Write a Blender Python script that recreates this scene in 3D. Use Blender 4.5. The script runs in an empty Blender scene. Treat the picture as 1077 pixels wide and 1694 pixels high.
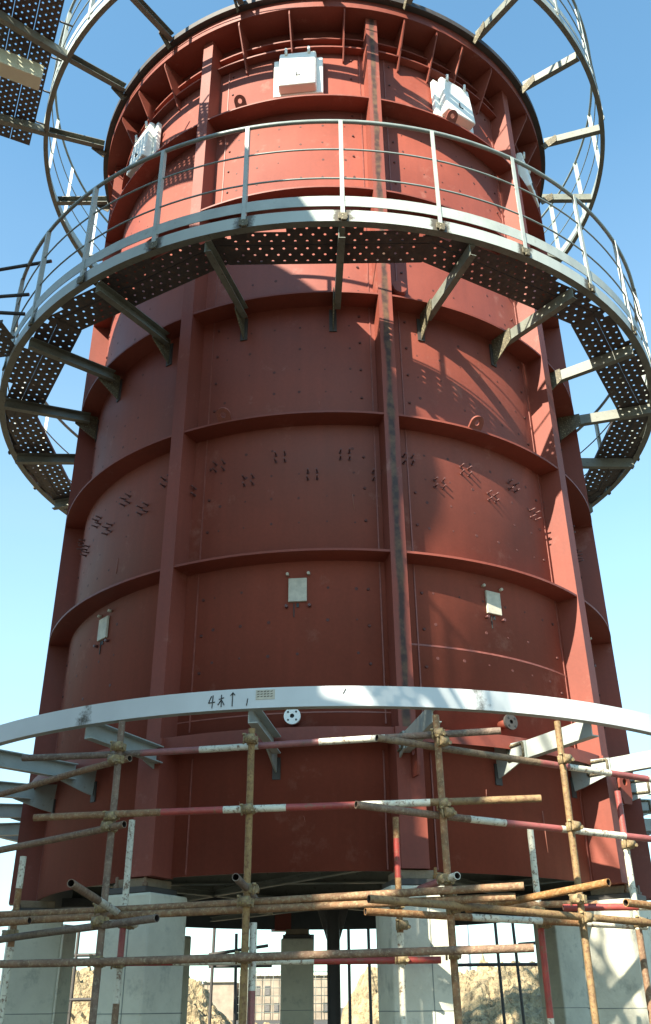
import bpy, math, random
from mathutils import Vector, Matrix
random.seed(7)
R = math.radians
scene = bpy.context.scene
EYE = 1.6          # eye height over the ground (m)
TX, TY = 0.0, 9.6  # axis of the tower

# ------------------------------------------------------------------ camera
cam = bpy.data.cameras.new('camera')
cam_ob = bpy.data.objects.new('camera', cam)
scene.collection.objects.link(cam_ob)
scene.camera = cam_ob
cam.sensor_fit = 'VERTICAL'
cam.sensor_height = 24.0
cam.lens = 24.0 * 1522.16 / 1694.0
cam.clip_start = 0.05
cam.clip_end = 5000
cam_ob.location = (0, 0, EYE)
_th, _yaw, _roll = R(28.301), R(-0.195), R(-0.583)
_m = Matrix.Rotation(-_yaw, 3, 'Z') @ Matrix.Rotation(math.pi / 2 + _th, 3, 'X') @ Matrix.Rotation(_roll, 3, 'Z')
cam_ob.rotation_euler = _m.to_euler()

# ------------------------------------------------------------------ light
SUN_EL = 36.0
SUN_DIR = Vector((-0.581, -0.814, 0)).normalized()      # horizontally towards the sun
sd = Vector((SUN_DIR.x * math.cos(R(SUN_EL)), SUN_DIR.y * math.cos(R(SUN_EL)), math.sin(R(SUN_EL))))
w = bpy.data.worlds.new('World'); scene.world = w; w.use_nodes = True
nt = w.node_tree; nt.nodes.clear()
sky = nt.nodes.new('ShaderNodeTexSky'); sky.sky_type = 'NISHITA'; sky.sun_disc = False
sky.sun_elevation = R(SUN_EL); sky.sun_rotation = math.atan2(sd.x, sd.y)
sky.altitude = 10; sky.air_density = 1.0; sky.dust_density = 0.25; sky.ozone_density = 1.0
bg = nt.nodes.new('ShaderNodeBackground'); bg.inputs['Strength'].default_value = 0.10
out = nt.nodes.new('ShaderNodeOutputWorld')
# thin wisps of cloud low in the sky
tc = nt.nodes.new('ShaderNodeTexCoord'); mp = nt.nodes.new('ShaderNodeMapping')
mp.inputs['Scale'].default_value = (1.6, 1.6, 7.0)
nz = nt.nodes.new('ShaderNodeTexNoise'); nz.inputs['Scale'].default_value = 1.7; nz.inputs['Detail'].default_value = 5
rp = nt.nodes.new('ShaderNodeValToRGB'); rp.color_ramp.elements[0].position = 0.2; rp.color_ramp.elements[1].position = 0.9; rp.color_ramp.elements[0].color = (.55, .55, .55, 1)
sx = nt.nodes.new('ShaderNodeSeparateXYZ'); rz = nt.nodes.new('ShaderNodeMapRange')
rz.inputs['From Min'].default_value = 0.75; rz.inputs['From Max'].default_value = 0.05
rz.inputs['To Min'].default_value = 0.0; rz.inputs['To Max'].default_value = 0.85
mu = nt.nodes.new('ShaderNodeMath'); mu.operation = 'MULTIPLY'
mx = nt.nodes.new('ShaderNodeMix'); mx.data_type = 'RGBA'; mx.inputs[7].default_value = (2.75, 3.35, 3.7, 1)
lk = nt.links.new
lk(tc.outputs['Generated'], mp.inputs['Vector']); lk(mp.outputs[0], nz.inputs['Vector']); lk(nz.outputs['Fac'], rp.inputs[0])
lk(tc.outputs['Generated'], sx.inputs[0]); lk(sx.outputs['Z'], rz.inputs['Value'])
lk(rp.outputs[0], mu.inputs[0]); lk(rz.outputs[0], mu.inputs[1]); lk(mu.outputs[0], mx.inputs[0])
tint = nt.nodes.new('ShaderNodeMix'); tint.data_type = 'RGBA'; tint.blend_type = 'MULTIPLY'; tint.inputs[0].default_value = 1
tint.inputs[7].default_value = (0.97, 1.34, 1.28, 1); lk(sky.outputs[0], tint.inputs[6]); lk(tint.outputs[2], mx.inputs[6]); lk(mx.outputs[2], bg.inputs['Color']); lk(bg.outputs[0], out.inputs[0])

sun = bpy.data.lights.new('sun', 'SUN'); sun.energy = 5.0; sun.angle = R(0.5); sun.color = (1.0, 0.92, 0.77)
sun_ob = bpy.data.objects.new('sun', sun); scene.collection.objects.link(sun_ob)
sun_ob.rotation_euler = sd.to_track_quat('Z', 'Y').to_euler()
sun_ob.location = (-20, -20, 30)

scene.view_settings.view_transform = 'Standard'; scene.view_settings.look = 'None'
scene.view_settings.exposure = 1.55; scene.view_settings.gamma = 1.0
scene.render.engine = 'CYCLES'

# ------------------------------------------------------------------ materials
def new_mat(name):
    m = bpy.data.materials.new(name); m.use_nodes = True
    n = m.node_tree; b = n.nodes['Principled BSDF']
    return m, n, b
def mat_simple(name, col, rough=0.6, metal=0.0, var=0.25, scale=6.0, bump=0.0, bscale=60.0, col2=None, thr=(0.45, 0.7), stretch=None, bdist=.01, vary=0):
    """base colour broken up by two noises; optional second colour in patches"""
    m, n, b = new_mat(name); L = n.links.new
    b.inputs['Roughness'].default_value = rough; b.inputs['Metallic'].default_value = metal
    tc = n.nodes.new('ShaderNodeTexCoord'); mp = n.nodes.new('ShaderNodeMapping')
    if stretch: mp.inputs['Scale'].default_value = stretch
    L(tc.outputs['Object'], mp.inputs[0])
    nz = n.nodes.new('ShaderNodeTexNoise'); nz.inputs['Scale'].default_value = scale; nz.inputs['Detail'].default_value = 6; nz.inputs['Roughness'].default_value = 0.62
    L(mp.outputs[0], nz.inputs['Vector'])
    mr = n.nodes.new('ShaderNodeMapRange'); mr.inputs['From Min'].default_value = 0.3; mr.inputs['From Max'].default_value = 0.7
    mr.inputs['To Min'].default_value = 1 - var; mr.inputs['To Max'].default_value = 1 + var
    L(nz.outputs['Fac'], mr.inputs['Value'])
    mix = n.nodes.new('ShaderNodeMix'); mix.data_type = 'RGBA'; mix.blend_type = 'MULTIPLY'; mix.inputs[0].default_value = 1
    mix.inputs[6].default_value = (*col, 1); L(mr.outputs[0], mix.inputs[7])
    last = mix.outputs[2]
    if col2:
        n2 = n.nodes.new('ShaderNodeTexNoise'); n2.inputs['Scale'].default_value = scale * 3.1; n2.inputs['Detail'].default_value = 8; n2.inputs['Roughness'].default_value = 0.7
        L(mp.outputs[0], n2.inputs['Vector'])
        r2 = n.nodes.new('ShaderNodeMapRange'); r2.inputs['From Min'].default_value = thr[0]; r2.inputs['From Max'].default_value = thr[1]
        L(n2.outputs['Fac'], r2.inputs['Value'])
        m2 = n.nodes.new('ShaderNodeMix'); m2.data_type = 'RGBA'; L(r2.outputs[0], m2.inputs[0]); L(last, m2.inputs[6]); m2.inputs[7].default_value = (*col2, 1)
        last = m2.outputs[2]
    if vary:     # no two tubes weather alike
        oi = n.nodes.new('ShaderNodeObjectInfo'); rv = n.nodes.new('ShaderNodeMapRange'); rv.inputs['To Min'].default_value = 1 - vary; rv.inputs['To Max'].default_value = 1 + vary
        L(oi.outputs['Random'], rv.inputs['Value'])
        hs = n.nodes.new('ShaderNodeHueSaturation'); L(rv.outputs[0], hs.inputs['Value']); L(rv.outputs[0], hs.inputs['Saturation']); L(last, hs.inputs['Color']); last = hs.outputs[0]
    L(last, b.inputs['Base Color'])
    rr = n.nodes.new('ShaderNodeMapRange'); rr.inputs['To Min'].default_value = max(0.05, rough - .12); rr.inputs['To Max'].default_value = min(1, rough + .12)
    L(nz.outputs['Fac'], rr.inputs['Value']); L(rr.outputs[0], b.inputs['Roughness'])
    if bump:
        nb = n.nodes.new('ShaderNodeTexNoise'); nb.inputs['Scale'].default_value = bscale; nb.inputs['Detail'].default_value = 4
        L(mp.outputs[0], nb.inputs['Vector'])
        bp = n.nodes.new('ShaderNodeBump'); bp.inputs['Strength'].default_value = bump; bp.inputs['Distance'].default_value = bdist
        L(nb.outputs['Fac'], bp.inputs['Height']); L(bp.outputs[0], b.inputs['Normal'])
    return m

RED = (0.205, 0.044, 0.025)
def mat_red(name, base=RED, center_stain=False):
    """red oxide primer: slow blotches, vertical runs of dirt, waviness of the rolled plate"""
    m, n, b = new_mat(name); L = n.links.new
    tc = n.nodes.new('ShaderNodeTexCoord')
    n1 = n.nodes.new('ShaderNodeTexNoise'); n1.inputs['Scale'].default_value = 0.9; n1.inputs['Detail'].default_value = 5
    L(tc.outputs['Object'], n1.inputs['Vector'])
    mp = n.nodes.new('ShaderNodeMapping'); mp.inputs['Scale'].default_value = (14, 14, 0.9); L(tc.outputs['Object'], mp.inputs[0])
    n2 = n.nodes.new('ShaderNodeTexNoise'); n2.inputs['Scale'].default_value = 1.0; n2.inputs['Detail'].default_value = 6; L(mp.outputs[0], n2.inputs['Vector'])
    n3 = n.nodes.new('ShaderNodeTexNoise'); n3.inputs['Scale'].default_value = 38; n3.inputs['Detail'].default_value = 3; L(tc.outputs['Object'], n3.inputs['Vector'])
    def rng(src, a, c, lo, hi):
        r = n.nodes.new('ShaderNodeMapRange'); r.inputs['From Min'].default_value = a; r.inputs['From Max'].default_value = c
        r.inputs['To Min'].default_value = lo; r.inputs['To Max'].default_value = hi; L(src, r.inputs['Value']); return r.outputs[0]
    def mul(a, c):
        k = n.nodes.new('ShaderNodeMath'); k.operation = 'MULTIPLY'; L(a, k.inputs[0]); L(c, k.inputs[1]); return k.outputs[0]
    v = mul(mul(rng(n1.outputs['Fac'], .3, .7, .80, 1.18), rng(n2.outputs['Fac'], .3, .72, .95, 1.06)), rng(n3.outputs['Fac'], .3, .7, .95, 1.05))
    mix = n.nodes.new('ShaderNodeMix'); mix.data_type = 'RGBA'; mix.blend_type = 'MULTIPLY'; mix.inputs[0].default_value = 1
    mix.inputs[6].default_value = (*base, 1); L(v, mix.inputs[7]); last = mix.outputs[2]
    # pale scuffs
    n4 = n.nodes.new('ShaderNodeTexNoise'); n4.inputs['Scale'].default_value = 2.3; n4.inputs['Detail'].default_value = 12; n4.inputs['Roughness'].default_value = .75
    L(tc.outputs['Object'], n4.inputs['Vector'])
    m4 = n.nodes.new('ShaderNodeMix'); m4.data_type = 'RGBA'; L(rng(n4.outputs['Fac'], .585, .76, 0, .5), m4.inputs[0]); L(last, m4.inputs[6]); m4.inputs[7].default_value = (.40, .22, .17, 1); last = m4.outputs[2]
    if center_stain:
        uv = n.nodes.new('ShaderNodeUVMap'); uv.uv_map = 'UVMap'
        s = n.nodes.new('ShaderNodeSeparateXYZ'); L(uv.outputs[0], s.inputs[0])
        c = n.nodes.new('ShaderNodeMath'); c.operation = 'SUBTRACT'; c.inputs[1].default_value = .5; L(s.outputs['X'], c.inputs[0])
        ab = n.nodes.new('ShaderNodeMath'); ab.operation = 'ABSOLUTE'; L(c.outputs[0], ab.inputs[0])
        mp2 = n.nodes.new('ShaderNodeMapping'); mp2.inputs['Scale'].default_value = (9, 9, 2.2); L(tc.outputs['Object'], mp2.inputs[0])
        n5 = n.nodes.new('ShaderNodeTexNoise'); n5.inputs['Scale'].default_value = 1.0; n5.inputs['Detail'].default_value = 9; n5.inputs['Roughness'].default_value = .7; L(mp2.outputs[0], n5.inputs['Vector'])
        w5 = rng(n5.outputs['Fac'], .25, .75, .06, .40)
        d = n.nodes.new('ShaderNodeMath'); d.operation = 'SUBTRACT'; L(w5, d.inputs[0]); L(ab.outputs[0], d.inputs[1])
        f = rng(d.outputs[0], -.05, .10, 0, .85)
        mS = n.nodes.new('ShaderNodeMix'); mS.data_type = 'RGBA'; L(f, mS.inputs[0]); L(last, mS.inputs[6])
        # olive dust with near black weld smoke in the middle
        mC = n.nodes.new('ShaderNodeMix'); mC.data_type = 'RGBA'; mC.inputs[6].default_value = (.014, .011, .006, 1); mC.inputs[7].default_value = (.115, .068, .03, 1)
        n6 = n.nodes.new('ShaderNodeTexNoise'); n6.inputs['Scale'].default_value = 14; n6.inputs['Detail'].default_value = 6; L(tc.outputs['Object'], n6.inputs['Vector'])
        L(rng(n6.outputs['Fac'], .42, .70, 0, 1), mC.inputs[0]); L(mC.outputs[2], mS.inputs[7]); last = mS.outputs[2]
    L(last, b.inputs['Base Color'])
    L(rng(n1.outputs['Fac'], .3, .7, .55, .72), b.inputs['Roughness'])
    # plate waviness
    nb = n.nodes.new('ShaderNodeTexNoise'); nb.inputs['Scale'].default_value = 1.6; nb.inputs['Detail'].default_value = 2; L(tc.outputs['Object'], nb.inputs['Vector'])
    bp = n.nodes.new('ShaderNodeBump'); bp.inputs['Strength'].default_value = .35; bp.inputs['Distance'].default_value = .02; L(nb.outputs['Fac'], bp.inputs['Height'])
    bp2 = n.nodes.new('ShaderNodeBump'); bp2.inputs['Strength'].default_value = .15; bp2.inputs['Distance'].default_value = .003; L(n3.outputs['Fac'], bp2.inputs['Height']); L(bp.outputs[0], bp2.inputs['Normal'])
    L(bp2.outputs[0], b.inputs['Normal'])
    return m

def mat_rim(name, base, n_post, phase, burn=1.0, P0=.54):
    """galvanised paint with burnt weld marks round each post foot; UV x counts posts"""
    m, n, b = new_mat(name); L = n.links.new
    tc = n.nodes.new('ShaderNodeTexCoord'); uv = n.nodes.new('ShaderNodeUVMap'); uv.uv_map = 'UVMap'
    s = n.nodes.new('ShaderNodeSeparateXYZ'); L(uv.outputs[0], s.inputs[0])
    fr = n.nodes.new('ShaderNodeMath'); fr.operation = 'FRACT'; L(s.outputs['X'], fr.inputs[0])
    c = n.nodes.new('ShaderNodeMath'); c.operation = 'SUBTRACT'; c.inputs[1].default_value = .5; L(fr.outputs[0], c.inputs[0])
    ab = n.nodes.new('ShaderNodeMath'); ab.operation = 'ABSOLUTE'; L(c.outputs[0], ab.inputs[0])
    nz = n.nodes.new('ShaderNodeTexNoise'); nz.inputs['Scale'].default_value = 11; nz.inputs['Detail'].default_value = 9; nz.inputs['Roughness'].default_value = .75; L(tc.outputs['Object'], nz.inputs['Vector'])
    a1 = n.nodes.new('ShaderNodeMath'); a1.operation = 'MULTIPLY'; a1.inputs[1].default_value = .22; L(nz.outputs['Fac'], a1.inputs[0])
    a2 = n.nodes.new('ShaderNodeMath'); a2.operation = 'ADD'; L(a1.outputs[0], a2.inputs[0]); L(ab.outputs[0], a2.inputs[1])
    r = n.nodes.new('ShaderNodeMapRange'); r.inputs['From Min'].default_value = P0; r.inputs['From Max'].default_value = P0 + .04; r.inputs['To Max'].default_value = .92 * burn; L(a2.outputs[0], r.inputs['Value'])
    n1 = n.nodes.new('ShaderNodeTexNoise'); n1.inputs['Scale'].default_value = 3; n1.inputs['Detail'].default_value = 7; L(tc.outputs['Object'], n1.inputs['Vector'])
    cr = n.nodes.new('ShaderNodeMix'); cr.data_type = 'RGBA'; cr.inputs[6].default_value = (*[x * .82 for x in base], 1); cr.inputs[7].default_value = (*[min(1, x * 1.12) for x in base], 1); L(n1.outputs['Fac'], cr.inputs[0])
    mx = n.nodes.new('ShaderNodeMix'); mx.data_type = 'RGBA'; L(r.outputs[0], mx.inputs[0]); L(cr.outputs[2], mx.inputs[6]); mx.inputs[7].default_value = (.06, .045, .025, 1)
    L(mx.outputs[2], b.inputs['Base Color']); b.inputs['Roughness'].default_value = .5
    return m

M = {}
M['red'] = mat_red('red_primer')
M['red_stain'] = mat_red('red_primer_weld_stained', center_stain=True)
M['redweld'] = mat_simple('weld_line', (.23, .068, .048), .5, scale=20)
M['plug'] = mat_simple('plug_weld', (.085, .022, .016), .7)
M['scrape'] = mat_simple('scraped_primer', (.30, .11, .075), .7)
M['stud'] = mat_simple('stud_steel', (.10, .035, .03), .5)
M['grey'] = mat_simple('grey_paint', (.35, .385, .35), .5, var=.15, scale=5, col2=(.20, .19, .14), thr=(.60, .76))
M['greyshade_dirt'] = mat_simple('grey_paint_shade_dirt', (.17, .18, .145), .55, var=.22, scale=6, col2=(.07, .06, .04), thr=(.56, .72))  # the grey darkened to olive, shade put into its colour; dirt in patches
M['burnt'] = mat_simple('burnt_weld', (.10, .085, .05), .7, var=.5, scale=20, col2=(.40, .36, .22), thr=(.55, .65))
M['rim'] = mat_rim('platform_rim_paint', (.40, .44, .40), 28, 0, P0=.50)
M['rimlow'] = mat_rim('lower_ring_paint', (.60, .63, .62), 9, 0, P0=.59)
M['rail'] = mat_simple('rail_steel', (.23, .27, .25), .45, var=.15, scale=8)
M['deck'] = mat_simple('deck_plate', (.060, .052, .048), .6, var=.3, scale=9, col2=(.14, .085, .05), thr=(.5, .75))
M['white'] = mat_simple('white_enamel', (.80, .81, .76), .35, var=.05, scale=4)
M['whitebeam'] = mat_simple('pale_beam_paint', (.66, .68, .50), .5, var=.08, scale=4)
M['patch'] = mat_simple('mica_patch', (.50, .46, .36), .6, var=.2, scale=14, col2=(.30, .24, .16), thr=(.6, .75))
M['black'] = mat_simple('black_ink', (.02, .02, .018), .6)
M['dark'] = mat_simple('dark_steel', (.05, .045, .04), .6, var=.3)
M['concrete'] = mat_simple('concrete', (.60, .58, .46), .85, var=.15, scale=2.2, bump=.5, bscale=22, col2=(.27, .28, .23), thr=(.55, .8))
M['form'] = mat_simple('form_line', (.20, .22, .20), .9)
M['rust'] = mat_simple('rusty_tube', (.20, .115, .065), .75, var=.35, scale=16, bump=.5, bscale=90, col2=(.30, .22, .13), thr=(.50, .62), vary=.3)
M['rust2'] = mat_simple('yellow_rusty_tube', (.215, .145, .075), .7, var=.3, scale=14, bump=.4, bscale=90, col2=(.13, .07, .04), thr=(.50, .62), vary=.25)
M['bandred'] = mat_simple('red_band_paint', (.30, .07, .06), .5, var=.22, scale=10, bump=.2, bscale=80, col2=(.20, .10, .06), thr=(.54, .64), vary=.2)
M['bandwhite'] = mat_simple('white_band_paint', (.62, .60, .48), .55, var=.15, scale=12, bump=.2, bscale=80, col2=(.20, .13, .08), thr=(.52, .62), vary=.1)
M['coupler'] = mat_simple('coupler_iron', (.24, .17, .09), .7, var=.4, scale=25, bump=.4, bscale=120, col2=(.42, .34, .12), thr=(.52, .66))
M['inside'] = mat_simple('tube_inside', (.03, .02, .015), .9)
M['letter'] = mat_simple('red_letter_paint', (.42, .03, .03), .6)
M['wood'] = mat_simple('bearing_block', (.22, .17, .11), .8, var=.25, scale=10, bump=.4)
M['tan'] = mat_simple('tan_render', (.29, .235, .175), .85, var=.3, scale=.6)
M['winglass'] = mat_simple('window_dark', (.14, .13, .12), .3)
M['palesilo'] = mat_simple('pale_silo', (.75, .77, .77), .5, var=.03)
M['ground'] = mat_simple('earth', (.065, .055, .04), .95, var=.2, scale=1.2, bump=.6, bscale=6, col2=(.06, .05, .035), thr=(.45, .7))
M['soil'] = mat_simple('loose_soil', (.36, .28, .155), .95, var=.28, scale=2.5, bump=1.0, bscale=16, col2=(.20, .155, .09), thr=(.46, .60), bdist=.07)
M['netting'] = mat_simple('pale_netting', (.55, .62, .60), .8, var=.05)

# ------------------------------------------------------------------ mesh helpers
class MB:
    def __init__(s):
        s.v = []; s.f = []; s.mi = []; s.mats = []; s.uv = {}; s.sm = []
    def mat(s, key):
        if key not in s.mats: s.mats.append(key)
        return s.mats.index(key)
    def face(s, idx, key, uv=None, smooth=False):
        if uv: s.uv[len(s.f)] = uv
        s.f.append(tuple(idx)); s.mi.append(s.mat(key)); s.sm.append(smooth)
    def poly(s, pts, key, uv=None):
        b = len(s.v); s.v += [tuple(p) for p in pts]; s.face(range(b, b + len(pts)), key, uv)
    def box(s, c, size, key, ax=None):
        """c centre, size full dims, ax optional 3 axes"""
        c = Vector(c); X, Y, Z = ax if ax else (Vector((1, 0, 0)), Vector((0, 1, 0)), Vector((0, 0, 1)))
        hx, hy, hz = size[0] / 2, size[1] / 2, size[2] / 2; b = len(s.v)
        for dz in (-1, 1):
            for dx, dy in ((-1, -1), (1, -1), (1, 1), (-1, 1)):
                s.v.append(tuple(c + X * dx * hx + Y * dy * hy + Z * dz * hz))
        for q in ((0, 3, 2, 1), (4, 5, 6, 7), (0, 1, 5, 4), (1, 2, 6, 5), (2, 3, 7, 6), (3, 0, 4, 7)):
            s.face([b + i for i in q], key)
    def prism(s, pts, d, key):
        """extrude a planar polygon (3-D points) along vector d"""
        d = Vector(d); b = len(s.v); n = len(pts)
        s.v += [tuple(Vector(p)) for p in pts] + [tuple(Vector(p) + d) for p in pts]
        s.face([b + i for i in reversed(range(n))], key); s.face([b + n + i for i in range(n)], key)
        for i in range(n):
            j = (i + 1) % n; s.face((b + i, b + j, b + n + j, b + n + i), key)
    def tube(s, p0, p1, r, key, n=12, caps=True, r1=None, hollow=0.0):
        p0 = Vector(p0); p1 = Vector(p1); d = (p1 - p0).normalized()
        a = d.orthogonal().normalized(); c = d.cross(a); r1 = r if r1 is None else r1; b = len(s.v)
        for p, rr in ((p0, r), (p1, r1)):
            for i in range(n):
                t = 2 * math.pi * i / n; s.v.append(tuple(p + (a * math.cos(t) + c * math.sin(t)) * rr))
        for i in range(n):
            j = (i + 1) % n; s.face((b + i, b + j, b + n + j, b + n + i), key, smooth=True)
        if caps and not hollow:
            s.face([b + i for i in reversed(range(n))], key); s.face([b + n + i for i in range(n)], key)
        if hollow:
            for k, (p, sg) in enumerate(((p0, 1), (p1, -1))):
                bb = len(s.v)
                for rr, off in ((r * hollow, 0), (r * hollow, .12)):
                    for i in range(n):
                        t = 2 * math.pi * i / n; s.v.append(tuple(p + d * off * sg + (a * math.cos(t) + c * math.sin(t)) * rr))
                base = b + k * n
                for i in range(n):
                    j = (i + 1) % n
                    s.face((base + i, base + j, bb + j, bb + i), key)
                    s.face((bb + i, bb + j, bb + n + j, bb + n + i), 'inside', smooth=True)
                s.face([bb + n + i for i in range(n)], 'inside')
    def sweep(s, prof, p0, p1, n, key, closed=False, uvper=None, keys=None, origin=(0, 0)):
        """sweep a closed (r,z) profile round the axis from angle p0 to p1 (degrees, 0 = towards the camera)"""
        k = len(prof); b = len(s.v); full = abs(abs(p1 - p0) - 360) < 1e-6; m = n if full else n + 1
        for i in range(m):
            a = R(p0 + (p1 - p0) * i / n)
            for r, z in prof: s.v.append((origin[0] + r * math.sin(a), origin[1] - r * math.cos(a), z))
        for i in range(n):
            i2 = (i + 1) % m
            for j in range(k):
                j2 = (j + 1) % k
                if uvper:
                    u0 = (p0 + (p1 - p0) * i / n - uvper[1]) / uvper[0]; u1 = (p0 + (p1 - p0) * (i + 1) / n - uvper[1]) / uvper[0]
                    uv = ((u0, 0), (u1, 0), (u1, 1), (u0, 1))
                else: uv = None
                s.face((b + i * k + j, b + i2 * k + j, b + i2 * k + j2, b + i * k + j2), keys[j] if keys else key, uv)
        if not full:
            s.face([b + j for j in range(k)], key); s.face([b + n * k + j for j in reversed(range(k))], key)
    def build(s, name, parent=None, smooth_angle=None, loc=None):
        me = bpy.data.meshes.new(name); me.from_pydata(s.v, [], s.f)
        for key in s.mats: me.materials.append(M[key])
        me.polygons.foreach_set('material_index', s.mi)
        me.polygons.foreach_set('use_smooth', s.sm)
        if s.uv:
            ul = me.uv_layers.new(name='UVMap')
            for fi, uv in s.uv.items():
                p = me.polygons[fi]
                for k, li in enumerate(p.loop_indices): ul.data[li].uv = uv[k % len(uv)]
        me.update()
        o = bpy.data.objects.new(name, me); scene.collection.objects.link(o)
        if parent: o.parent = parent
        if loc is not None: o.location = loc
        return o
def fixnorm(o):
    import bmesh
    bm = bmesh.new(); bm.from_mesh(o.data); bmesh.ops.recalc_face_normals(bm, faces=bm.faces); bm.to_mesh(o.data); bm.free()
    return o
def bevel(o, w=.006, seg=2):
    fixnorm(o); md = o.modifiers.new('bevel', 'BEVEL'); md.width = w; md.segments = seg; md.limit_method = 'ANGLE'; return o
def thing(name, label, cat, loc=(0, 0, 0), rz=0, group=None):
    o = bpy.data.objects.new(name, None); scene.collection.objects.link(o)
    o.location = loc; o.rotation_euler = (0, 0, rz); o['label'] = label; o['category'] = cat
    o.empty_display_size = .3
    if group: o['group'] = group
    return o
def tag(o, label, cat, group=None):
    o['label'] = label; o['category'] = cat
    if group: o['group'] = group
    return o
def dup(o, parent=None):
    c = o.copy(); scene.collection.objects.link(c)
    if parent: c.parent = parent
    return c
def P(phi, r, z):
    a = R(phi); return Vector((r * math.sin(a), -r * math.cos(a), z))
def rad(phi):
    a = R(phi); return Vector((math.sin(a), -math.cos(a), 0))
def tan(phi):
    a = R(phi); return Vector((math.cos(a), math.sin(a), 0))
UP = Vector((0, 0, 1))
def Z(z): return z * 1.0155 - .452 + EYE      # survey heights on the tower wall -> heights over the ground
def H(z): return z + EYE                      # heights over the eye -> heights over the ground

# ------------------------------------------------------------------ ground, soil heaps
def hsh(x, y):
    v = math.sin(x * 127.1 + y * 311.7) * 43758.5453; return v - math.floor(v)
def vnoise(x, y):
    xi, yi = math.floor(x), math.floor(y); fx, fy = x - xi, y - yi
    fx = fx * fx * (3 - 2 * fx); fy = fy * fy * (3 - 2 * fy)
    a, b, c, d = hsh(xi, yi), hsh(xi + 1, yi), hsh(xi, yi + 1), hsh(xi + 1, yi + 1)
    return (a + (b - a) * fx) * (1 - fy) + (c + (d - c) * fx) * fy
def fbm(x, y, o=5):
    s = 0; a = .5
    for _ in range(o): s += a * vnoise(x, y); x = x * 2.03 + 11.3; y = y * 2.03 + 5.7; a *= .5
    return s
g = MB(); N = 60; S = 3000
g.v = [(-S, -S, 0), (S, -S, 0), (S, S, 0), (-S, S, 0)]; g.face((0, 1, 2, 3), 'ground')
go = g.build('ground'); go['kind'] = 'structure'

def heap(name, cx, cy, wx, wy, hfun, res=.07):
    """a heap of loose clods: height field with broken, stepped noise"""
    rr_ = 1.0
    m = MB(); nx = int(wx / res); ny = int(wy / res)
    for j in range(ny + 1):
        for i in range(nx + 1):
            x = cx - wx / 2 + wx * i / nx; y = cy - wy / 2 + wy * j / ny
            e = min(i, nx - i, j * 1.2, (ny - j) * 1.2) / 9.0; e = min(1, e)
            h = hfun(x, y)
            rough = (fbm(x * 1.3, y * 1.3) - .5) * .9 + abs(fbm(x * 4.1 + 9, y * 4.1) - .5) * .75 + (vnoise(x * 9, y * 9) - .5) * .17 + abs(vnoise(x * 17 + 5, y * 17) - .5) * .16
            z = (h + rough * min(1.0, h)) * e - .1
            m.v.append((x + (vnoise(x * 7 + 3, y * 7) - .5) * .06, y + (vnoise(x * 7, y * 7 + 8) - .5) * .06, max(z, -.1)))
    for j in range(ny):
        for i in range(nx):
            a = j * (nx + 1) + i; m.face((a, a + 1, a + nx + 2, a + nx + 1), 'soil')
    o = m.build(name); o['kind'] = 'structure'; return o
def sm(a, b, x):
    t = max(0, min(1, (x - a) / (b - a))); return t * t * (3 - 2 * t)
def h_right(x, y):
    ridge = 2.12 * sm(-.6, .8, x); bump = .12 * math.sin(x * 1.7 + 1)
    return (ridge + bump) * sm(16.5, 21.0, y) * (1 - sm(23, 26, y))
heap('soil_heap', 4.2, 20.9, 10.4, 8.8, h_right)
def h_left(x, y):
    ridge = 1.05 + 1.05 * (1 - sm(-3.4, -2.0, x))
    return ridge * sm(17.5, 21.0, y) * (1 - sm(23.5, 27, y))
heap('soil_heap', -4.4, 21.4, 9.4, 8.0, h_left)

# ------------------------------------------------------------------ the tower
tower = thing('tower', 'tall red primer painted round steel tower with ribs and stiffener rings standing on concrete piers', 'tower', (TX, TY, 0))
RS, RF = 2.748, 2.948
ZB, ZT = Z(1.271), Z(10.45)
COLS = [(-108, 0), (-75, 0), (-27.3, 0), (11.0, 1), (50.5, 0), (77.5, 0), (128, 0), (164, 0), (-167, 0), (-138, 0)]
RINGS = [2.224, 3.65, 4.966, 6.311, 7.68, 9.056]
# shell, smooth wall with plug welds and plate seams
sb = MB(); n = 180
zs = [ZB, ZT]
for z in zs:
    for i in range(n):
        a = 2 * math.pi * i / n; sb.v.append((RS * math.sin(a), -RS * math.cos(a), z))
for i in range(n):
    j = (i + 1) % n; sb.face((i, j, n + j, n + i), 'red', smooth=True)
b0 = len(sb.v)
for z in zs:
    for i in range(n):
        a = 2 * math.pi * i / n; sb.v.append(((RS - .02) * math.sin(a), -(RS - .02) * math.cos(a), z))
for i in range(n):
    j = (i + 1) % n
    sb.face((b0 + j, b0 + i, b0 + n + i, b0 + n + j), 'dark', smooth=True)
    sb.face((i, j, b0 + j, b0 + i)[::-1], 'red'); sb.face((n + i, n + j, b0 + n + j, b0 + n + i), 'red')
def disc(mb, phi, z, r, key, depth=.006, nn=8, base=RS):
    c = P(phi, base - .004, z); mb.tube(c, c + rad(phi) * (depth + .004), r, key, n=nn, r1=r * .8)
for bay in range(len(RINGS)):
    zlo = RINGS[bay]; zhi = RINGS[bay + 1] if bay + 1 < len(RINGS) else 10.0
    if bay == len(RINGS) - 1: continue
    for ci, (cph, _) in enumerate(COLS):
        for k in range(-2, 5):
            for q in range(4):
                ph = cph + 7.2 + (k + 2) * 4.95
                if ph > cph + 36: continue
                z = zlo + .34 + q * (zhi - zlo - .6) / 3
                if random.random() < .12: continue
                disc(sb, ph + random.uniform(-.12, .12), Z(z) + random.uniform(-.01, .01), random.choice((.010, .014, .017)), 'plug', .002)
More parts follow.
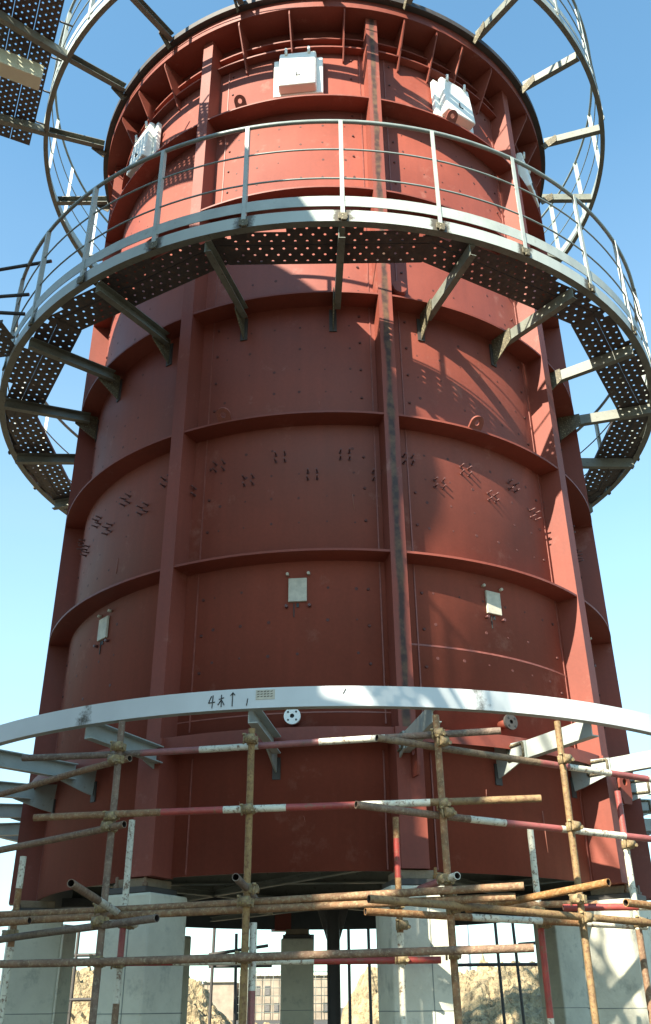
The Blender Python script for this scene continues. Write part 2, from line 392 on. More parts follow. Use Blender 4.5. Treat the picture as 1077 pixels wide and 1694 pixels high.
# bolts along the column edges of the shell
for cph, _ in COLS:
    for dphi in (-2.4, 3.7):
        sb.sweep([(RS - .003, Z(2.3)), (RS + .007, Z(2.3)), (RS + .007, Z(10)), (RS - .003, Z(10))], cph + dphi, cph + dphi + .22, 1, 'redweld')
        sb.sweep([(RS - .003, ZB + .01), (RS + .007, ZB + .01), (RS + .007, Z(2.1)), (RS - .003, Z(2.1))], cph + dphi * 1.25, cph + dphi * 1.25 + .22, 1, 'redweld')
    z = 2.45
    while z < 9.9:
        if all(abs(z - rz_) > .08 for rz_ in RINGS):
            disc(sb, cph + 5.0, Z(z), .014, 'plug', .012, base=RS)
            disc(sb, cph - 4.4, Z(z), .014, 'plug', .012, base=RS)
        z += .31
sb.sweep([(RS - .003, Z(2.93)), (RS + .004, Z(2.93)), (RS + .004, Z(2.945)), (RS - .003, Z(2.945))], 12, 50, 20, 'redweld')
sb.sweep([(RS - .003, Z(2.38)), (RS + .004, Z(2.38)), (RS + .004, Z(2.39)), (RS - .003, Z(2.39))], -27, 10, 20, 'redweld')
shell = sb.build('shell', tower)

# paint runs and scrapes that show paler primer
sc = MB()
for ph, z0s, z1s in ((36.6, 1.45, 1.75), (42.8, 1.30, 1.6), (25.0, 1.8, 1.86), (-4, 1.6, 1.64), (-14.0, 1.7, 1.76), (4.6, 4.1, 4.25), (-1.5, 5.15, 5.2), (-38, 2.0, 2.3), (-45, 3.9, 4.05)):
    sc.tube(P(ph, RS + .0015, Z(z0s)), P(ph + random.uniform(-.3, .3), RS + .0015, Z(z1s)), random.uniform(.002, .0045), 'scrape', n=5)
sc.build('paint_scrape', tower)['kind'] = 'stuff'
# columns: box sections welded on the wall, wider below the lowest ring
def column(cph, stained):
    m = MB()
    def seg(z0, z1, wd, rf, key):
        X, Y = tan(cph), rad(cph); r0 = RS - .03
        c = [Y * r0 - X * wd / 2, Y * rf - X * wd / 2, Y * rf + X * wd / 2, Y * r0 + X * wd / 2]
        b = len(m.v)
        for z in (z0, z1):
            for p in c: m.v.append((p.x, p.y, z))
        m.face((b + 1, b + 2, b + 6, b + 5), key, ((0, z0), (1, z0), (1, z1), (0, z1)))      # outer face
        m.face((b + 0, b + 1, b + 5, b + 4), 'red'); m.face((b + 2, b + 3, b + 7, b + 6), 'red')
        m.face((b + 3, b + 0, b + 4, b + 7), 'red')
        m.face((b + 4, b + 5, b + 6, b + 7), 'red'); m.face((b + 3, b + 2, b + 1, b + 0), 'red')
    seg(Z(2.224), Z(10.395), .132, RF + .004, 'red_stain' if stained else 'red')
    seg(Z(1.262), Z(2.222), .200, RF + .03, 'red')
    return m.build('column', tower)
for cph, st in COLS:
    c = column(cph, st)
    if st: c['label'] = 'red column with a black and olive weld stain down its middle'
def ringmesh(name, z, r0, r1, t, parent, key='red', p0=0, p1=360, nn=180):
    m = MB(); m.sweep([(r0, z - t), (r1, z - t), (r1, z), (r0, z)], p0, p1, nn, key); return m.build(name, parent)
for i, rz_ in enumerate(RINGS):
    if i == 0:
        m = MB(); m.sweep([(RS - .01, Z(rz_) - .02), (RF - .012, Z(rz_) - .02), (RF - .012, Z(rz_) - .10), (RF, Z(rz_) - .10), (RF, Z(rz_)), (RS - .01, Z(rz_))], 0, 360, 180, 'red')
        m.build('stiffener_ring', tower)
    else:
        ringmesh('stiffener_ring', Z(rz_), RS - .01, RF, .020, tower)
# narrow double ring under the head flange and the head flange itself
m = MB(); m.sweep([(RS - .01, Z(10.0)), (RS + .09, Z(10.0)), (RS + .09, Z(10.02)), (RS - .01, Z(10.02))], 0, 360, 180, 'red'); m.build('narrow_ring', tower)
m = MB(); m.sweep([(RS - .01, Z(10.17)), (RS + .07, Z(10.17)), (RS + .07, Z(10.19)), (RS - .01, Z(10.19))], 0, 360, 180, 'red'); m.build('narrow_ring', tower)
m = MB(); m.sweep([(RS - .06, Z(10.40)), (3.06, Z(10.40)), (3.06, Z(10.54)), (RS - .06, Z(10.54))], 0, 360, 180, 'red'); m.build('head_flange', tower)
m = MB(); m.sweep([(RS + .0, Z(10.544)), (3.13, Z(10.544)), (3.13, Z(10.62)), (RS + .0, Z(10.62))], 0, 360, 180, 'dark'); m.build('head_gasket', tower)
def gusset(phi):
    m = MB(); X = tan(phi) * .007
    pts = [P(phi, RS - .01, Z(9.84)), P(phi, RS + .03, Z(9.84)), P(phi, 3.045, Z(10.33)), P(phi, 3.045, Z(10.399)), P(phi, RS - .01, Z(10.399))]
    m.prism([p - X for p in pts], X * 2, 'red'); return m.build('gusset', tower)
for ph in [-98, -86, -77, -58, -49, -39, -18.6, -7.2, 4.8, 18.2, 26.2, 33.2, 42.5, 59, 68, 79, 98, 110, 120, 140, 152, 176, 190, 204, 216, 232, 244, 256]:
    gusset(ph)

# white steel boxes, one in each bay just above the top stiffener ring
def cover_box(phi, wdeg=10.4):
    X, Y = tan(phi), rad(phi); ax = (X, Y, UP); z0, z1 = Z(9.20), Z(9.86)
    def C(dx, dr, z): return Y * dr + X * dx + UP * z
    m = MB()
    m.box(C(0, RS + .045, (z0 + z1) / 2), (.56, .06, z1 - z0 - .06), 'white', ax)
    o = bevel(m.build('cover_box', tower), .012); o['label'] = 'white painted cover box'
    b = MB()
    pr = [(-.215, z0 + .05), (.215, z0 + .05), (.215, z1), (-.215, z1)]
    dpt = (.20, .20, .14, .14)
    bb = len(b.v)
    for (dx, z), d in zip(pr, dpt): b.v.append(tuple(C(dx, RS + .0755, z)))
    for (dx, z), d in zip(pr, dpt): b.v.append(tuple(C(dx * .96, RS + d, z)))
    for q in ((0, 1, 2, 3), (4, 5, 6, 7), (0, 1, 5, 4), (1, 2, 6, 5), (2, 3, 7, 6), (3, 0, 4, 7)): b.face([bb + i for i in q], 'white')
    lid = bevel(b.build('lid', o), .02, 3)
    for dx in (-.13, .13):
        l = MB(); l.tube(C(dx, RS + .15, z1 - .05), C(dx, RS + .16, z1 + .045), .016, 'white', n=10); l.build('lug', o)
    return o, C, z0, z1
for ph in (-5.7, 32.5, -51, 64):
    o, C, z0, z1 = cover_box(ph)
    if True:
        k = MB(); X, Y = tan(ph), rad(ph)
        zf = z0 + .24; rr = RS + .20 - .06 * (.19 / .61) + .007
        k.box(C(-.01, rr - .002, zf), (.012, .012, .07), 'black', (X, Y, UP)); k.box(C(.018, rr - .002, zf - .030), (.045, .012, .012), 'black', (X, Y, UP))
        k.build('latch_mark', o)

# small pale patch plates with four bolts
for ph, zz in ((-5.3, 3.375), (30.1, 3.39), (-47.2, 3.40), (64, 3.39)):
    m = MB(); ax = (tan(ph), rad(ph), UP)
    m.box(P(ph, RS + .012, Z(zz)), (.150, .022, .205), 'patch', ax)
    o = bevel(m.build('patch_plate', tower), .004); o['label'] = 'pale grey patch plate'
    for dx in (-.09, .09):
        for dz in (-.14, .14):
            k = MB(); c = ax[0] * (dx + random.uniform(-.008, .008)) + UP * dz + P(ph, RS, Z(zz))
            k.tube(c, c + ax[1] * .035, .013, 'patch' if dz > 0 else 'stud', n=8); k.build('bolt', o)
    k = MB(); k.box(P(ph, RS + .004, Z(zz) - .17) - ax[0] * .03, (.007, .008, .12), 'black', ax)
    k.box(P(ph, RS + .004, Z(zz) - .13) + ax[0] * .0, (.02, .008, .035), 'black', ax); k.build('drip_stain', o)

# clusters of four long studs in a zigzag band
stud0 = None
for j in range(-9, 15):
    ph = -20.6 + (j + 1) * 5.88 + 0.2
    zz = 4.625 if (j % 2 != 0) else 4.43
    for dx in (-.040, .040):
        for dz in (-.034, .034):
            if stud0 is None:
                m = MB(); m.tube((0, .004, 0), (0, -.062, .004), .0075, 'stud', n=8); m.tube((0, .004, 0), (0, -.010, 0), .0125, 'stud', n=8)
                stud0 = m.build('stud', tower); o = stud0
            else: o = dup(stud0, tower)
            o.location = P(ph, RS, Z(zz)) + tan(ph) * dx + UP * dz
            o.rotation_euler = (R(random.uniform(-5, 5)), 0, R(ph + random.uniform(-5, 5)))

# lifting lugs: small plates with an eye, standing on the rings
def eye_plate(name, parent, c, X, Y, wd, ht, t, hole, key='red'):
    """plate in the X-Y plane, thickness t along X x Y; foot at c, round head at Y end"""
    Nn = X.cross(Y).normalized(); m = MB(); n_ = 24; outer = []; inner = []
    cc = c + Y * (ht - wd / 2)
    for i in range(n_):
        a = 2 * math.pi * i / n_; dx, dy = math.cos(a), math.sin(a)
        if dy >= 0: p = cc + X * dx * wd / 2 + Y * dy * wd / 2
        else:
            k = max(abs(dx) / (wd / 2), abs(dy) / (ht - wd / 2)); p = cc + X * dx / k + Y * dy / k
        outer.append(p); inner.append(cc + X * dx * hole + Y * dy * hole)
    b = len(m.v)
    for sgn in (-.5, .5):
        m.v += [tuple(p + Nn * t * sgn) for p in outer] + [tuple(p + Nn * t * sgn) for p in inner]
    for i in range(n_):
        j = (i + 1) % n_
        m.face((b + i, b + j, b + n_ + j, b + n_ + i), key); o2 = b + 2 * n_
        m.face((o2 + j, o2 + i, o2 + n_ + i, o2 + n_ + j), key)
        m.face((b + i, b + j, o2 + j, o2 + i), key); m.face((b + n_ + j, b + n_ + i, o2 + n_ + i, o2 + n_ + j), key)
    return m.build(name, parent)
for ph, zz in ((-17.9, 4.966), (26.9, 4.966), (-17.9, 9.056), (28.9, 9.056)):
    eye_plate('lifting_lug', tower, P(ph, RF - .03, Z(zz) - .012), tan(ph), (UP * .62 + rad(ph) * .78).normalized(), .13, .15, .022, .026, 'redweld')
# hook plates on the column feet
for ph, tl in ((11.4, .9), (52.6, .25)):
    c = P(ph, RF + .032, Z(1.86)); 
    eye_plate('lifting_lug', tower, c + rad(ph) * .055, (rad(ph) * tl + tan(ph) * (1 - tl)).normalized(), UP, .13, .24, .022, .028)
# round blind dome and two flanged nozzles
m = MB(); c = P(14.9, RS - .02, Z(6.54)); m.tube(c, c + rad(14.9) * .10, .085, 'red', n=24, r1=.07); fixnorm(m.build('dome_cap', tower))
def nozzle(phi, z, key, rr=.062, ln=.17):
    m = MB(); c = P(phi, RS - .02, z); d = rad(phi); m.tube(c, c + d * ln, rr * .55, 'red', n=16)
    o = m.build('nozzle', tower)
    f = MB(); f.tube(c + d * ln, c + d * (ln + .022), rr, key, n=28, caps=False)
    X, Y = tan(phi), UP; cc = c + d * (ln + .022); b = len(f.v); n_ = 28
    for r_ in (rr, rr * .26):
        for i in range(n_):
            a = 2 * math.pi * i / n_; f.v.append(tuple(cc + X * math.cos(a) * r_ + Y * math.sin(a) * r_))
    for i in range(n_):
        j = (i + 1) % n_; f.face((b + i, b + j, b + n_ + j, b + n_ + i), key)
    f.poly([cc - d * .018 + X * math.cos(2 * math.pi * i / 16) * rr * .26 + Y * math.sin(2 * math.pi * i / 16) * rr * .26 for i in range(16)], 'black')
    f.poly([cc - d * .022 + X * math.cos(2 * math.pi * i / 28) * rr + Y * math.sin(2 * math.pi * i / 28) * rr for i in range(28)], key)
    fl = f.build('flange', o)
    h = MB()
    for k in range(4):
        a = math.pi / 4 + k * math.pi / 2; p = cc + X * math.cos(a) * rr * .68 + Y * math.sin(a) * rr * .68
        h.tube(p - d * .001, p + d * .004, rr * .12, 'black', n=10)
    h.build('bolt_hole', fl)
    return o
nozzle(-5.6, Z(2.315), 'white', .062)['label'] = 'short pipe stub with a round white flange'
nozzle(29.2, Z(2.36), 'dark', .062, .13)['label'] = 'short pipe stub with a dark bolted blind flange'

# underside: floor plate, floor beams and a centre post with haunches
m = MB(); m.sweep([(.02, Z(1.56)), (RS - .03, Z(1.56)), (RS - .03, Z(1.58)), (.02, Z(1.58))], 0, 360, 48, 'dark'); m.build('floor_plate', tower)
def beam(name, parent, p0, p1, wdt, ht, key):
    p0 = Vector(p0); p1 = Vector(p1); X = (p1 - p0).normalized(); Y = UP.cross(X).normalized(); Z_ = X.cross(Y)
    m = MB(); c = (p0 + p1) / 2; L_ = (p1 - p0).length; ax = (X, Y, Z_)
    m.box(c + Z_ * (ht / 2 - .005), (L_, wdt, .010), key, ax); m.box(c - Z_ * (ht / 2 - .005), (L_, wdt, .010), key, ax)
    m.box(c, (L_, .010, ht - .020), key, ax)
    return m.build(name, parent)
zb = Z(1.46)
for a0, b0_ in (((-2.3, -1.0), (2.3, -1.0)), ((-2.55, .1), (2.55, .1)), ((-2.2, 1.2), (2.2, 1.2)), ):
    beam('floor_beam', tower, (*a0, zb), (*b0_, zb), .10, .16, 'greyshade_dirt')
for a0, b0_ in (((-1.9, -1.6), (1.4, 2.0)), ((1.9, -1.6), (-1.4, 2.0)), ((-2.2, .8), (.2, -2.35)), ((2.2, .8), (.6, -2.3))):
    beam('floor_beam', tower, (*a0, zb - .12), (*b0_, zb - .12), .06, .05, 'greyshade_dirt')
m = MB()
for dx in (-.055, .055): m.box((dx, .0, Z(1.3) / 2 - .05), (.012, .13, Z(1.3) + .1), 'dark')
m.box((0, 0, Z(1.3) / 2 - .05), (.098, .012, Z(1.3) + .1), 'dark')
for s_ in (-1, 1):
    m.prism([(s_ * .062, -.05, Z(1.0)), (s_ * .16, -.05, Z(1.30)), (s_ * .062, -.05, Z(1.30))], (0, .10, 0), 'dark')
m.box((0, 0, Z(1.34)), (5.2, .14, .08), 'dark')
m.build('centre_post', tower)

# ------------------------------------------------------------------ concrete piers
def pier(phi, rc, wd, dp, label, top=1.155, vis=True, rot=None, skip_bearing=False):
    a = R(phi if rot is None else rot)
    t = thing('concrete_pier', label, 'pier', (TX + rc * math.sin(R(phi)), TY - rc * math.cos(R(phi)), 0), a, 'concrete piers under the red tower')
    m = MB(); zt = Z(top); ch = .02
    m.box((0, 0, zt / 2 - .05), (wd, dp, zt + .1), 'concrete')
    s = bevel(m.build('shaft', t), .018, 2)
    if not vis: return t
    m = MB()
    for z in (Z(.42), Z(-.5)):
        m.box((0, 0, z), (wd + .003, dp + .003, .006), 'form')
    m.box((wd * .13, -dp / 2 + .0, Z(.2)), (.005, .006, 1.7), 'form'); m.build('formwork_line', s)
    if not skip_bearing:
        m = MB(); m.box((0, -.03, zt + .022), (.34, .36, .040), 'dark'); bevel(m.build('bearing_plate', t), .004)
        m = MB(); m.box((0, -.02, zt + .074), (.26, .30, .058), 'wood'); bevel(m.build('bearing_block', t), .006)
        for dx in (-.13, .13):
            m = MB(); m.tube((dx, -.17, zt + .03), (dx, -.17, zt + .12), .012, 'rust', n=10); m.tube((dx, -.17, zt + .043), (dx, -.17, zt + .07), .022, 'rust', n=6); m.build('anchor_bolt', t)
    return t
pA = pier(-29.2, 2.78, .44, .44, 'shaded concrete pier with red painted letters behind the left scaffold tube')
pB = pier(11.3, 2.78, .42, .44, 'concrete pier under the weld stained column with patchy scaffold shadows')
pC = pier(53.6, 2.78, .45, .46, 'brightly lit concrete pier at the right edge crossed by thin net like shadows')
pD = pier(-68.5, 2.74, .40, .42, 'shaded concrete pier at the left edge behind the first scaffold post')
pier(190.0, 2.46, .38, .40, 'narrow dark concrete pier at the back left of the centre post', top=1.15, rot=182)
pier(-115, 3.32, .22, .36, 'dark concrete pier at the back between the two left piers', top=1.25, skip_bearing=True)
pier(122.5, 2.96, .34, .44, 'dark concrete pier at the back left of the brightest pier', top=1.25, skip_bearing=True)
pier(161, 2.5, .4, .4, 'concrete pier at the back hidden by the pier under the stained column', vis=False)
pier(-134, 2.5, .3, .3, 'concrete pier at the back hidden by the lettered pier', vis=False)
pier(84, 2.75, .40, .42, 'concrete pier at the right outside the picture', vis=False)
# red letters F N on the shaded pier, strokes of paint a few mm thick
lm = MB(); zf = Z(.355) ; yy = -.222
def stroke(mb, x0, z0, x1, z1, wdt, key, y=yy):
    d = Vector((x1 - x0, 0, z1 - z0)); L_ = d.length; X = d.normalized(); Y = Vector((0, 1, 0))
    mb.box(((x0 + x1) / 2, y, (z0 + z1) / 2), (L_, .004, wdt), key, (X, Y, X.cross(Y)))
stroke(lm, -.19, zf - .30, -.19, zf - .05, .022, 'letter'); stroke(lm, -.20, zf - .06, -.09, zf - .06, .022, 'letter'); stroke(lm, -.19, zf - .17, -.11, zf - .17, .022, 'letter')
stroke(lm, .10, zf - .30, .10, zf - .05, .022, 'letter'); stroke(lm, .10, zf - .06, .20, zf - .29, .022, 'letter'); stroke(lm, .20, zf - .30, .20, zf - .05, .022, 'letter')
lm.build('red_letters', pA)

# ------------------------------------------------------------------ ring platform half way up
walk = thing('ring_walkway', 'grey steel ring walkway with perforated deck and railing round the middle of the red tower', 'walkway', (TX, TY, 0))
RW = 3.841
zt = H(6.065); zl = H(5.935)
m = MB()   # channel section rim, open to the inside
m.sweep([(RW - .07, zl), (RW, zl), (RW, zt), (RW - .07, zt), (RW - .07, zt - .010), (RW - .010, zt - .010), (RW - .010, zl + .010), (RW - .07, zl + .010)], 0, 360, 168, 'rim',
        uvper=(360 / 28, 2.3), keys=['greyshade_dirt', 'rim', 'greyshade_dirt', 'greyshade_dirt', 'greyshade_dirt', 'greyshade_dirt', 'greyshade_dirt', 'greyshade_dirt'])
m.build('rim_channel', walk)
m = MB(); m.sweep([(RW + .001, H(6.105)), (RW + .007, H(6.105)), (RW + .007, H(6.225)), (RW + .001, H(6.225))], 0, 360, 168, 'rim', uvper=(360 / 28, 2.3), keys=['grey'] * 4)
m.build('toe_board', walk)
def rail_ring(parent, r, z, rad_, p0=0, p1=360, nn=168, name='handrail', key='rail'):
    m = MB(); pr = [(r + rad_ * math.cos(t), z + rad_ * math.sin(t)) for t in [i * math.pi / 4 for i in range(8)]]
    m.sweep(pr, p0, p1, nn, key); 
    o = m.build(name, parent)
    for p in o.data.polygons: p.use_smooth = True
    return o
rail_ring(walk, RW - .01, H(7.20), .020)
rail_ring(walk, RW - .01, H(6.83), .0085, name='mid_rail'); rail_ring(walk, RW - .01, H(6.46), .0085, name='mid_rail')
def post_mesh(r, z0, z1, w_=.037):
    m = MB(); ax = (Vector((1, 0, 0)), Vector((0, 1, 0)), UP)
    m.box((0, 0, (z0 + z1) / 2), (w_, .006, z1 - z0), 'grey'); m.box((w_ / 2 - .003, .022, (z0 + z1) / 2), (.006, .038, z1 - z0), 'grey')
    return m
pm = None
for k in range(28):
    ph = 2.3 + k * 360 / 28
    if pm is None:
        pm = post_mesh(RW, H(5.95), H(7.19)).build('post', walk); o = pm
    else: o = dup(pm, walk)
    o.location = P(ph, RW + .012, 0); o.rotation_euler = (0, 0, R(ph))
    if k == 0:
        kb = MB(); kb.box((0, .0, H(5.985)), (.085, .012, .07), 'burnt'); kb.box((.01, -.004, H(5.945)), (.05, .02, .03), 'burnt'); base = bevel(kb.build('foot_weld', pm), .01)
    else:
        d = dup(base, o)
# arms under the deck
def arm_mesh(name, parent, r0, r1, z, ht=.12, wdt=.060, key='greyshade_dirt', foot=True):
    """channel section along -Y (radial), built for phi = 0"""
    m = MB(); c = -(r0 + r1) / 2; L_ = r1 - r0
    m.box((-wdt / 2 + .004, c, z), (.008, L_, ht), key)
    m.box((.004, c, z + ht / 2 - .004), (wdt - .008, L_, .008), key); m.box((.004, c, z - ht / 2 + .004), (wdt - .008, L_, .008), key)
    o = m.build(name, parent)
    return o
def foot_mesh(name, parent, r0, z, ht, drop, wdt=.10):
    m = MB()
    m.prism([(-.034, -r0 - .02, z + ht / 2), (-.034, -r0 - .26, z + ht / 2 + .012), (-.034, -r0 - .26, z - ht / 2 - .012), (-.034, -r0 - .02, z - drop)], (-.010, 0, 0), 'burnt')
    m.box((-.04, -r0 - .012, z - drop / 2 - .0), (wdt * .7, .014, drop + .02), 'dark')
    return m.build(name, parent)
am = fm = None
for k in range(20):
    ph = 2.2 + 18 * k
    if am is None:
        am = arm_mesh('arm', walk, RS + .10, RW - .072, H(5.872)); o = am
        fm = foot_mesh('arm_foot', am, RS - .005, H(5.872), .12, .24)
    else: o = dup(am, walk); dup(fm, o)
    o.rotation_euler = (0, 0, R(ph))
# perforated planks, real punched holes
def plank(mb, L0, L1, v0, v1, z, key, cw=.082, rows=4, hr=.012, lip=.035, rmax=None):
    """trapezoid plank: half length L0 at v0 and L1 at v1, in (x along, -y radial)"""
    n_ = 8; dv = (v1 - v0) / rows
    for q in range(rows):
        va = v0 + q * dv; vb = va + dv; half = (L0 + (L1 - L0) * (q + .5) / rows)
        if rmax: half = min(half, math.sqrt(max(rmax ** 2 - vb ** 2, .01)))
        off = cw / 2 * (q % 2); k0 = int((half - off) / cw); 
        xs = [off + cw * (i - k0) for i in range(2 * k0)] if k0 > 0 else []
        xs = [x for x in xs if x - cw * 0 >= -half and x + cw <= half]
        if not xs: continue
        for (a, b) in ((-half, xs[0]), (xs[-1] + cw, half)):
            if b - a > .001: mb.poly([(a, -va, z), (b, -va, z), (b, -vb, z), (a, -vb, z)], key)
        for x in xs:
            cx, cv = x + cw / 2, (va + vb) / 2
            if random.random() < .02: mb.poly([(x, -va, z), (x + cw, -va, z), (x + cw, -vb, z), (x, -vb, z)], key); continue
            b = len(mb.v)
            for (dx, dy) in ((1, 0), (1, 1), (0, 1), (-1, 1), (-1, 0), (-1, -1), (0, -1), (1, -1)): mb.v.append((cx + dx * cw / 2, -(cv + dy * dv / 2), z))
            for i in range(8):
                t = i * math.pi / 4; mb.v.append((cx + hr * math.cos(t), -(cv + hr * math.sin(t)), z + .003))
            for i in range(8):
                j = (i + 1) % 8; mb.face((b + i, b + j, b + 8 + j, b + 8 + i), key)
    for (v, L_) in ((v0, L0), (v1, min(L1, math.sqrt(max((rmax or 99) ** 2 - v1 ** 2, .01))))):
        mb.box((0, -v, z + lip / 2), (2 * L_, .005, lip), key)
t15 = math.tan(R(15))
pl = []
for ring_i, (va, vb) in enumerate(((3.315, 3.545), (3.558, 3.785))):
    for alt in (0, 1):
        mbp = MB(); ex = .10 if alt else -.02
        plank(mbp, va * t15 + ex, vb * t15 + ex, va, vb, H(5.945) + (.006 if alt else 0), 'deck', cw=.105, rows=3, rmax=3.80)
        pl.append(mbp)
made = {}
for k in range(12):
    for ri in (0, 1):
        key = (ri, k % 2)
        if key not in made: made[key] = pl[ri * 2 + (k % 2)].build('deck_plank', walk); o = made[key]
        else: o = dup(made[key], walk)
        o.rotation_euler = (0, 0, R(30 * k)); 

# ------------------------------------------------------------------ upper ring gallery round the head flange
gal = thing('ring_gallery', 'unfinished ring gallery on arms with thin railing round the top flange of the red tower', 'walkway', (TX, TY, 0))
RU = 3.927; zu = H(10.37)
m = MB(); m.sweep([(RU - .06, zu - .10), (RU, zu - .10), (RU, zu + .02), (RU - .008, zu + .02), (RU - .008, zu - .092), (RU - .06, zu - .092)], 0, 360, 168, 'greyshade_dirt', keys=['greyshade_dirt', 'grey', 'grey', 'greyshade_dirt', 'greyshade_dirt', 'greyshade_dirt']); m.build('rim_channel', gal)
m = MB(); m.sweep([(RU + .002, zu + .05), (RU + .008, zu + .05), (RU + .008, zu + .15), (RU + .002, zu + .15)], 0, 360, 168, 'grey'); m.build('toe_board', gal)
rail_ring(gal, RU, zu + 1.16, .018); rail_ring(gal, RU, zu + .80, .008, name='mid_rail'); rail_ring(gal, RU, zu + .44, .008, name='mid_rail')
pm = None
for k in range(28):
    ph = 58.0 + k * 360 / 28
    if pm is None: pm = post_mesh(RU, zu - .02, zu + 1.16, .048).build('post', gal); o = pm
    else: o = dup(pm, gal)
    o.location = P(ph, RU + .014, 0); o.rotation_euler = (0, 0, R(ph))
am = fm = None
for k in range(20):
    ph = .6 + 18 * k
    if am is None:
        am = arm_mesh('arm', gal, 3.14, RU - .062, zu - .055, .11, .07)
        fm = MB(); fm.prism([(-.045, -3.09, zu - .13), (-.045, -3.30, zu + .0), (-.045, -3.30, zu - .12), (-.045, -3.13, zu - .23)], (-.01, 0, 0), 'burnt'); fm = fm.build('arm_foot', am); o = am
    else: o = dup(am, gal); dup(fm, o)
    o.rotation_euler = (0, 0, R(ph))

# ------------------------------------------------------------------ lower ring beam on arms
low = thing('ring_beam', 'wide pale grey ring beam on channel arms round the foot of the red tower', 'ring beam', (TX, TY, 0))
RL = 3.856
m = MB(); z0_, z1_ = H(1.69), H(1.822)
m.sweep([(RL - .06, z0_), (RL, z0_), (RL, z1_), (RL - .06, z1_), (RL - .06, z1_ - .008), (RL - .008, z1_ - .008), (RL - .008, z0_ + .008), (RL - .06, z0_ + .008)], 0, 360, 180, 'rimlow',
        uvper=(40, 14.4), keys=['grey', 'rimlow', 'grey', 'grey', 'grey', 'grey', 'grey', 'grey'])
m.build('rim_channel', low)
am = None
for k in range(20):
    ph = -7.6 + 18 * k
    if am is None:
        am = arm_mesh('arm', low, RS + .22, RL - .062, z0_ - .075 + .06, .125, .062, 'grey')
        f = MB(); zc = z0_ - .015
        f.prism([(-.036, -RS + .0, zc + .09), (-.036, -RS - .36, zc + .062), (-.036, -RS - .36, zc - .062), (-.036, -RS - .10, zc - .135), (-.036, -RS - .02, zc - .15)], (-.012, 0, 0), 'grey')
        bf = f.build('arm_foot', am)
        f = MB()      # weld bead frame on the splice plate
        for (y0, z0b, y1, z1b) in ((.16, .05, .34, .05), (.16, -.05, .34, -.05), (.16, -.05, .16, .05), (.34, -.05, .34, .05)):
            for s_ in (-.052,):
                f.tube((s_, -RS - y0, zc + z0b), (s_, -RS - y1, zc + z1b), .011, 'burnt', n=6)
        f.box((-.04, -RS - .008, zc - .12), (.06, .012, .16), 'dark')
        wf = f.build('weld_bead', bf); o = am
    else:
        o = dup(am, low); b_ = dup(bf, o); dup(wf, b_)
    o.rotation_euler = (0, 0, R(ph))
# marker writing on the ring beam, a paper tag beside it
def on_ring(mb, x0, z0, x1, z1, phc, wdt=.006, key='black'):
    """stroke on the outside of the ring beam; x metres along from phc, z metres over its lower edge"""
    a0 = phc + math.degrees(x0 / RL); a1 = phc + math.degrees(x1 / RL)
    p0 = P(a0, RL + .0025, z0_ + z0); p1 = P(a1, RL + .0025, z0_ + z1); X = (p1 - p0).normalized(); Y = rad((a0 + a1) / 2)
    mb.box((p0 + p1) / 2, ((p1 - p0).length, .003, wdt), key, (X, Y, X.cross(Y)))
wm = MB(); pc = -11.0
for s_ in ((-.035, .095, -.055, .05), (-.055, .05, -.01, .055), (-.025, .10, -.03, .015),            # 4
           (.015, .07, .05, .08), (.032, .10, .032, .02), (.03, .065, .01, .035), (.034, .065, .052, .03), # tree like sign
           (.105, .02, .107, .11), (.107, .11, .093, .09), (.107, .11, .122, .092),                      # arrow
           (.20, .02, .207, .065)):
    on_ring(wm, *s_, pc)
on_ring(wm, .0, .08, .02, .115, 1.2, .006)
wm.build('marker_writing', low)
tg = MB(); a0, a1 = -5.6, -3.9
tg.sweep([(RL + .001, z0_ + .055), (RL + .003, z0_ + .055), (RL + .003, z0_ + .118), (RL + .001, z0_ + .118)], -7.6 + .45, -5.6 + .3, 4, 'patch')
tgo = tg.build('paper_tag', low); tgo['label'] = 'small brownish paper tag'
tl = MB()
for zz_ in (.105, .088, .072):
    for q in range(5):
        x = -7.0 + q * .32; p0 = P(x, RL + .0042, z0_ + zz_); p1 = P(x + .2, RL + .0042, z0_ + zz_ + .003)
        X = (p1 - p0).normalized(); tl.box((p0 + p1) / 2, ((p1 - p0).length, .002, .004), 'black', (X, rad(x), UP))
tl.build('tag_writing', tgo)

# ------------------------------------------------------------------ bridge platforms towards the tower next door
def deck_rect(mb, cx, cy, L_, W_, z, ang, key='deck'):
    tmp = MB(); plank(tmp, L_ / 2, L_ / 2, -W_ / 2, W_ / 2, 0, key, rows=max(2, int(W_ / .06)), cw=.09, hr=.013)
    c, s_ = math.cos(ang), math.sin(ang); b = len(mb.v)
    mb.v += [(cx + x * c - y * s_, cy + x * s_ + y * c, z + zz_) for x, y, zz_ in tmp.v]
    for f_ in tmp.f: mb.face([b + i for i in f_], key)
br = thing('bridge_platform', 'high dark perforated platform on two beams joining the top gallery at upper left', 'platform', (-3.9, 7.0, 0))
ox, oy = 3.9, -7.0
pd = Vector((-1.01, 2.05, 0)).normalized(); qd = Vector((-pd.y, pd.x, 0))   # long direction of planks, outward direction
p_in = Vector((-2.98, 6.55, 0))
ang = math.atan2(pd.y, pd.x)
for k in range(4):
    mbk = MB(); cc = p_in + pd * (.33) + qd * (.13 + k * .262)
    deck_rect(mbk, cc.x + ox, cc.y + oy, 4.0, .25, zu + .005, ang); mbk.build('deck_plank', br)
def wb(name, parent, a, b, wdt, ht, key):
    m = MB(); a = Vector(a) + Vector((ox, oy, 0)); b = Vector(b) + Vector((ox, oy, 0)); X = (b - a).normalized(); Y = UP.cross(X); m.box((a + b) / 2, ((b - a).length, wdt, ht), key, (X, Y, UP)); return bevel(m.build(name, parent), .006)
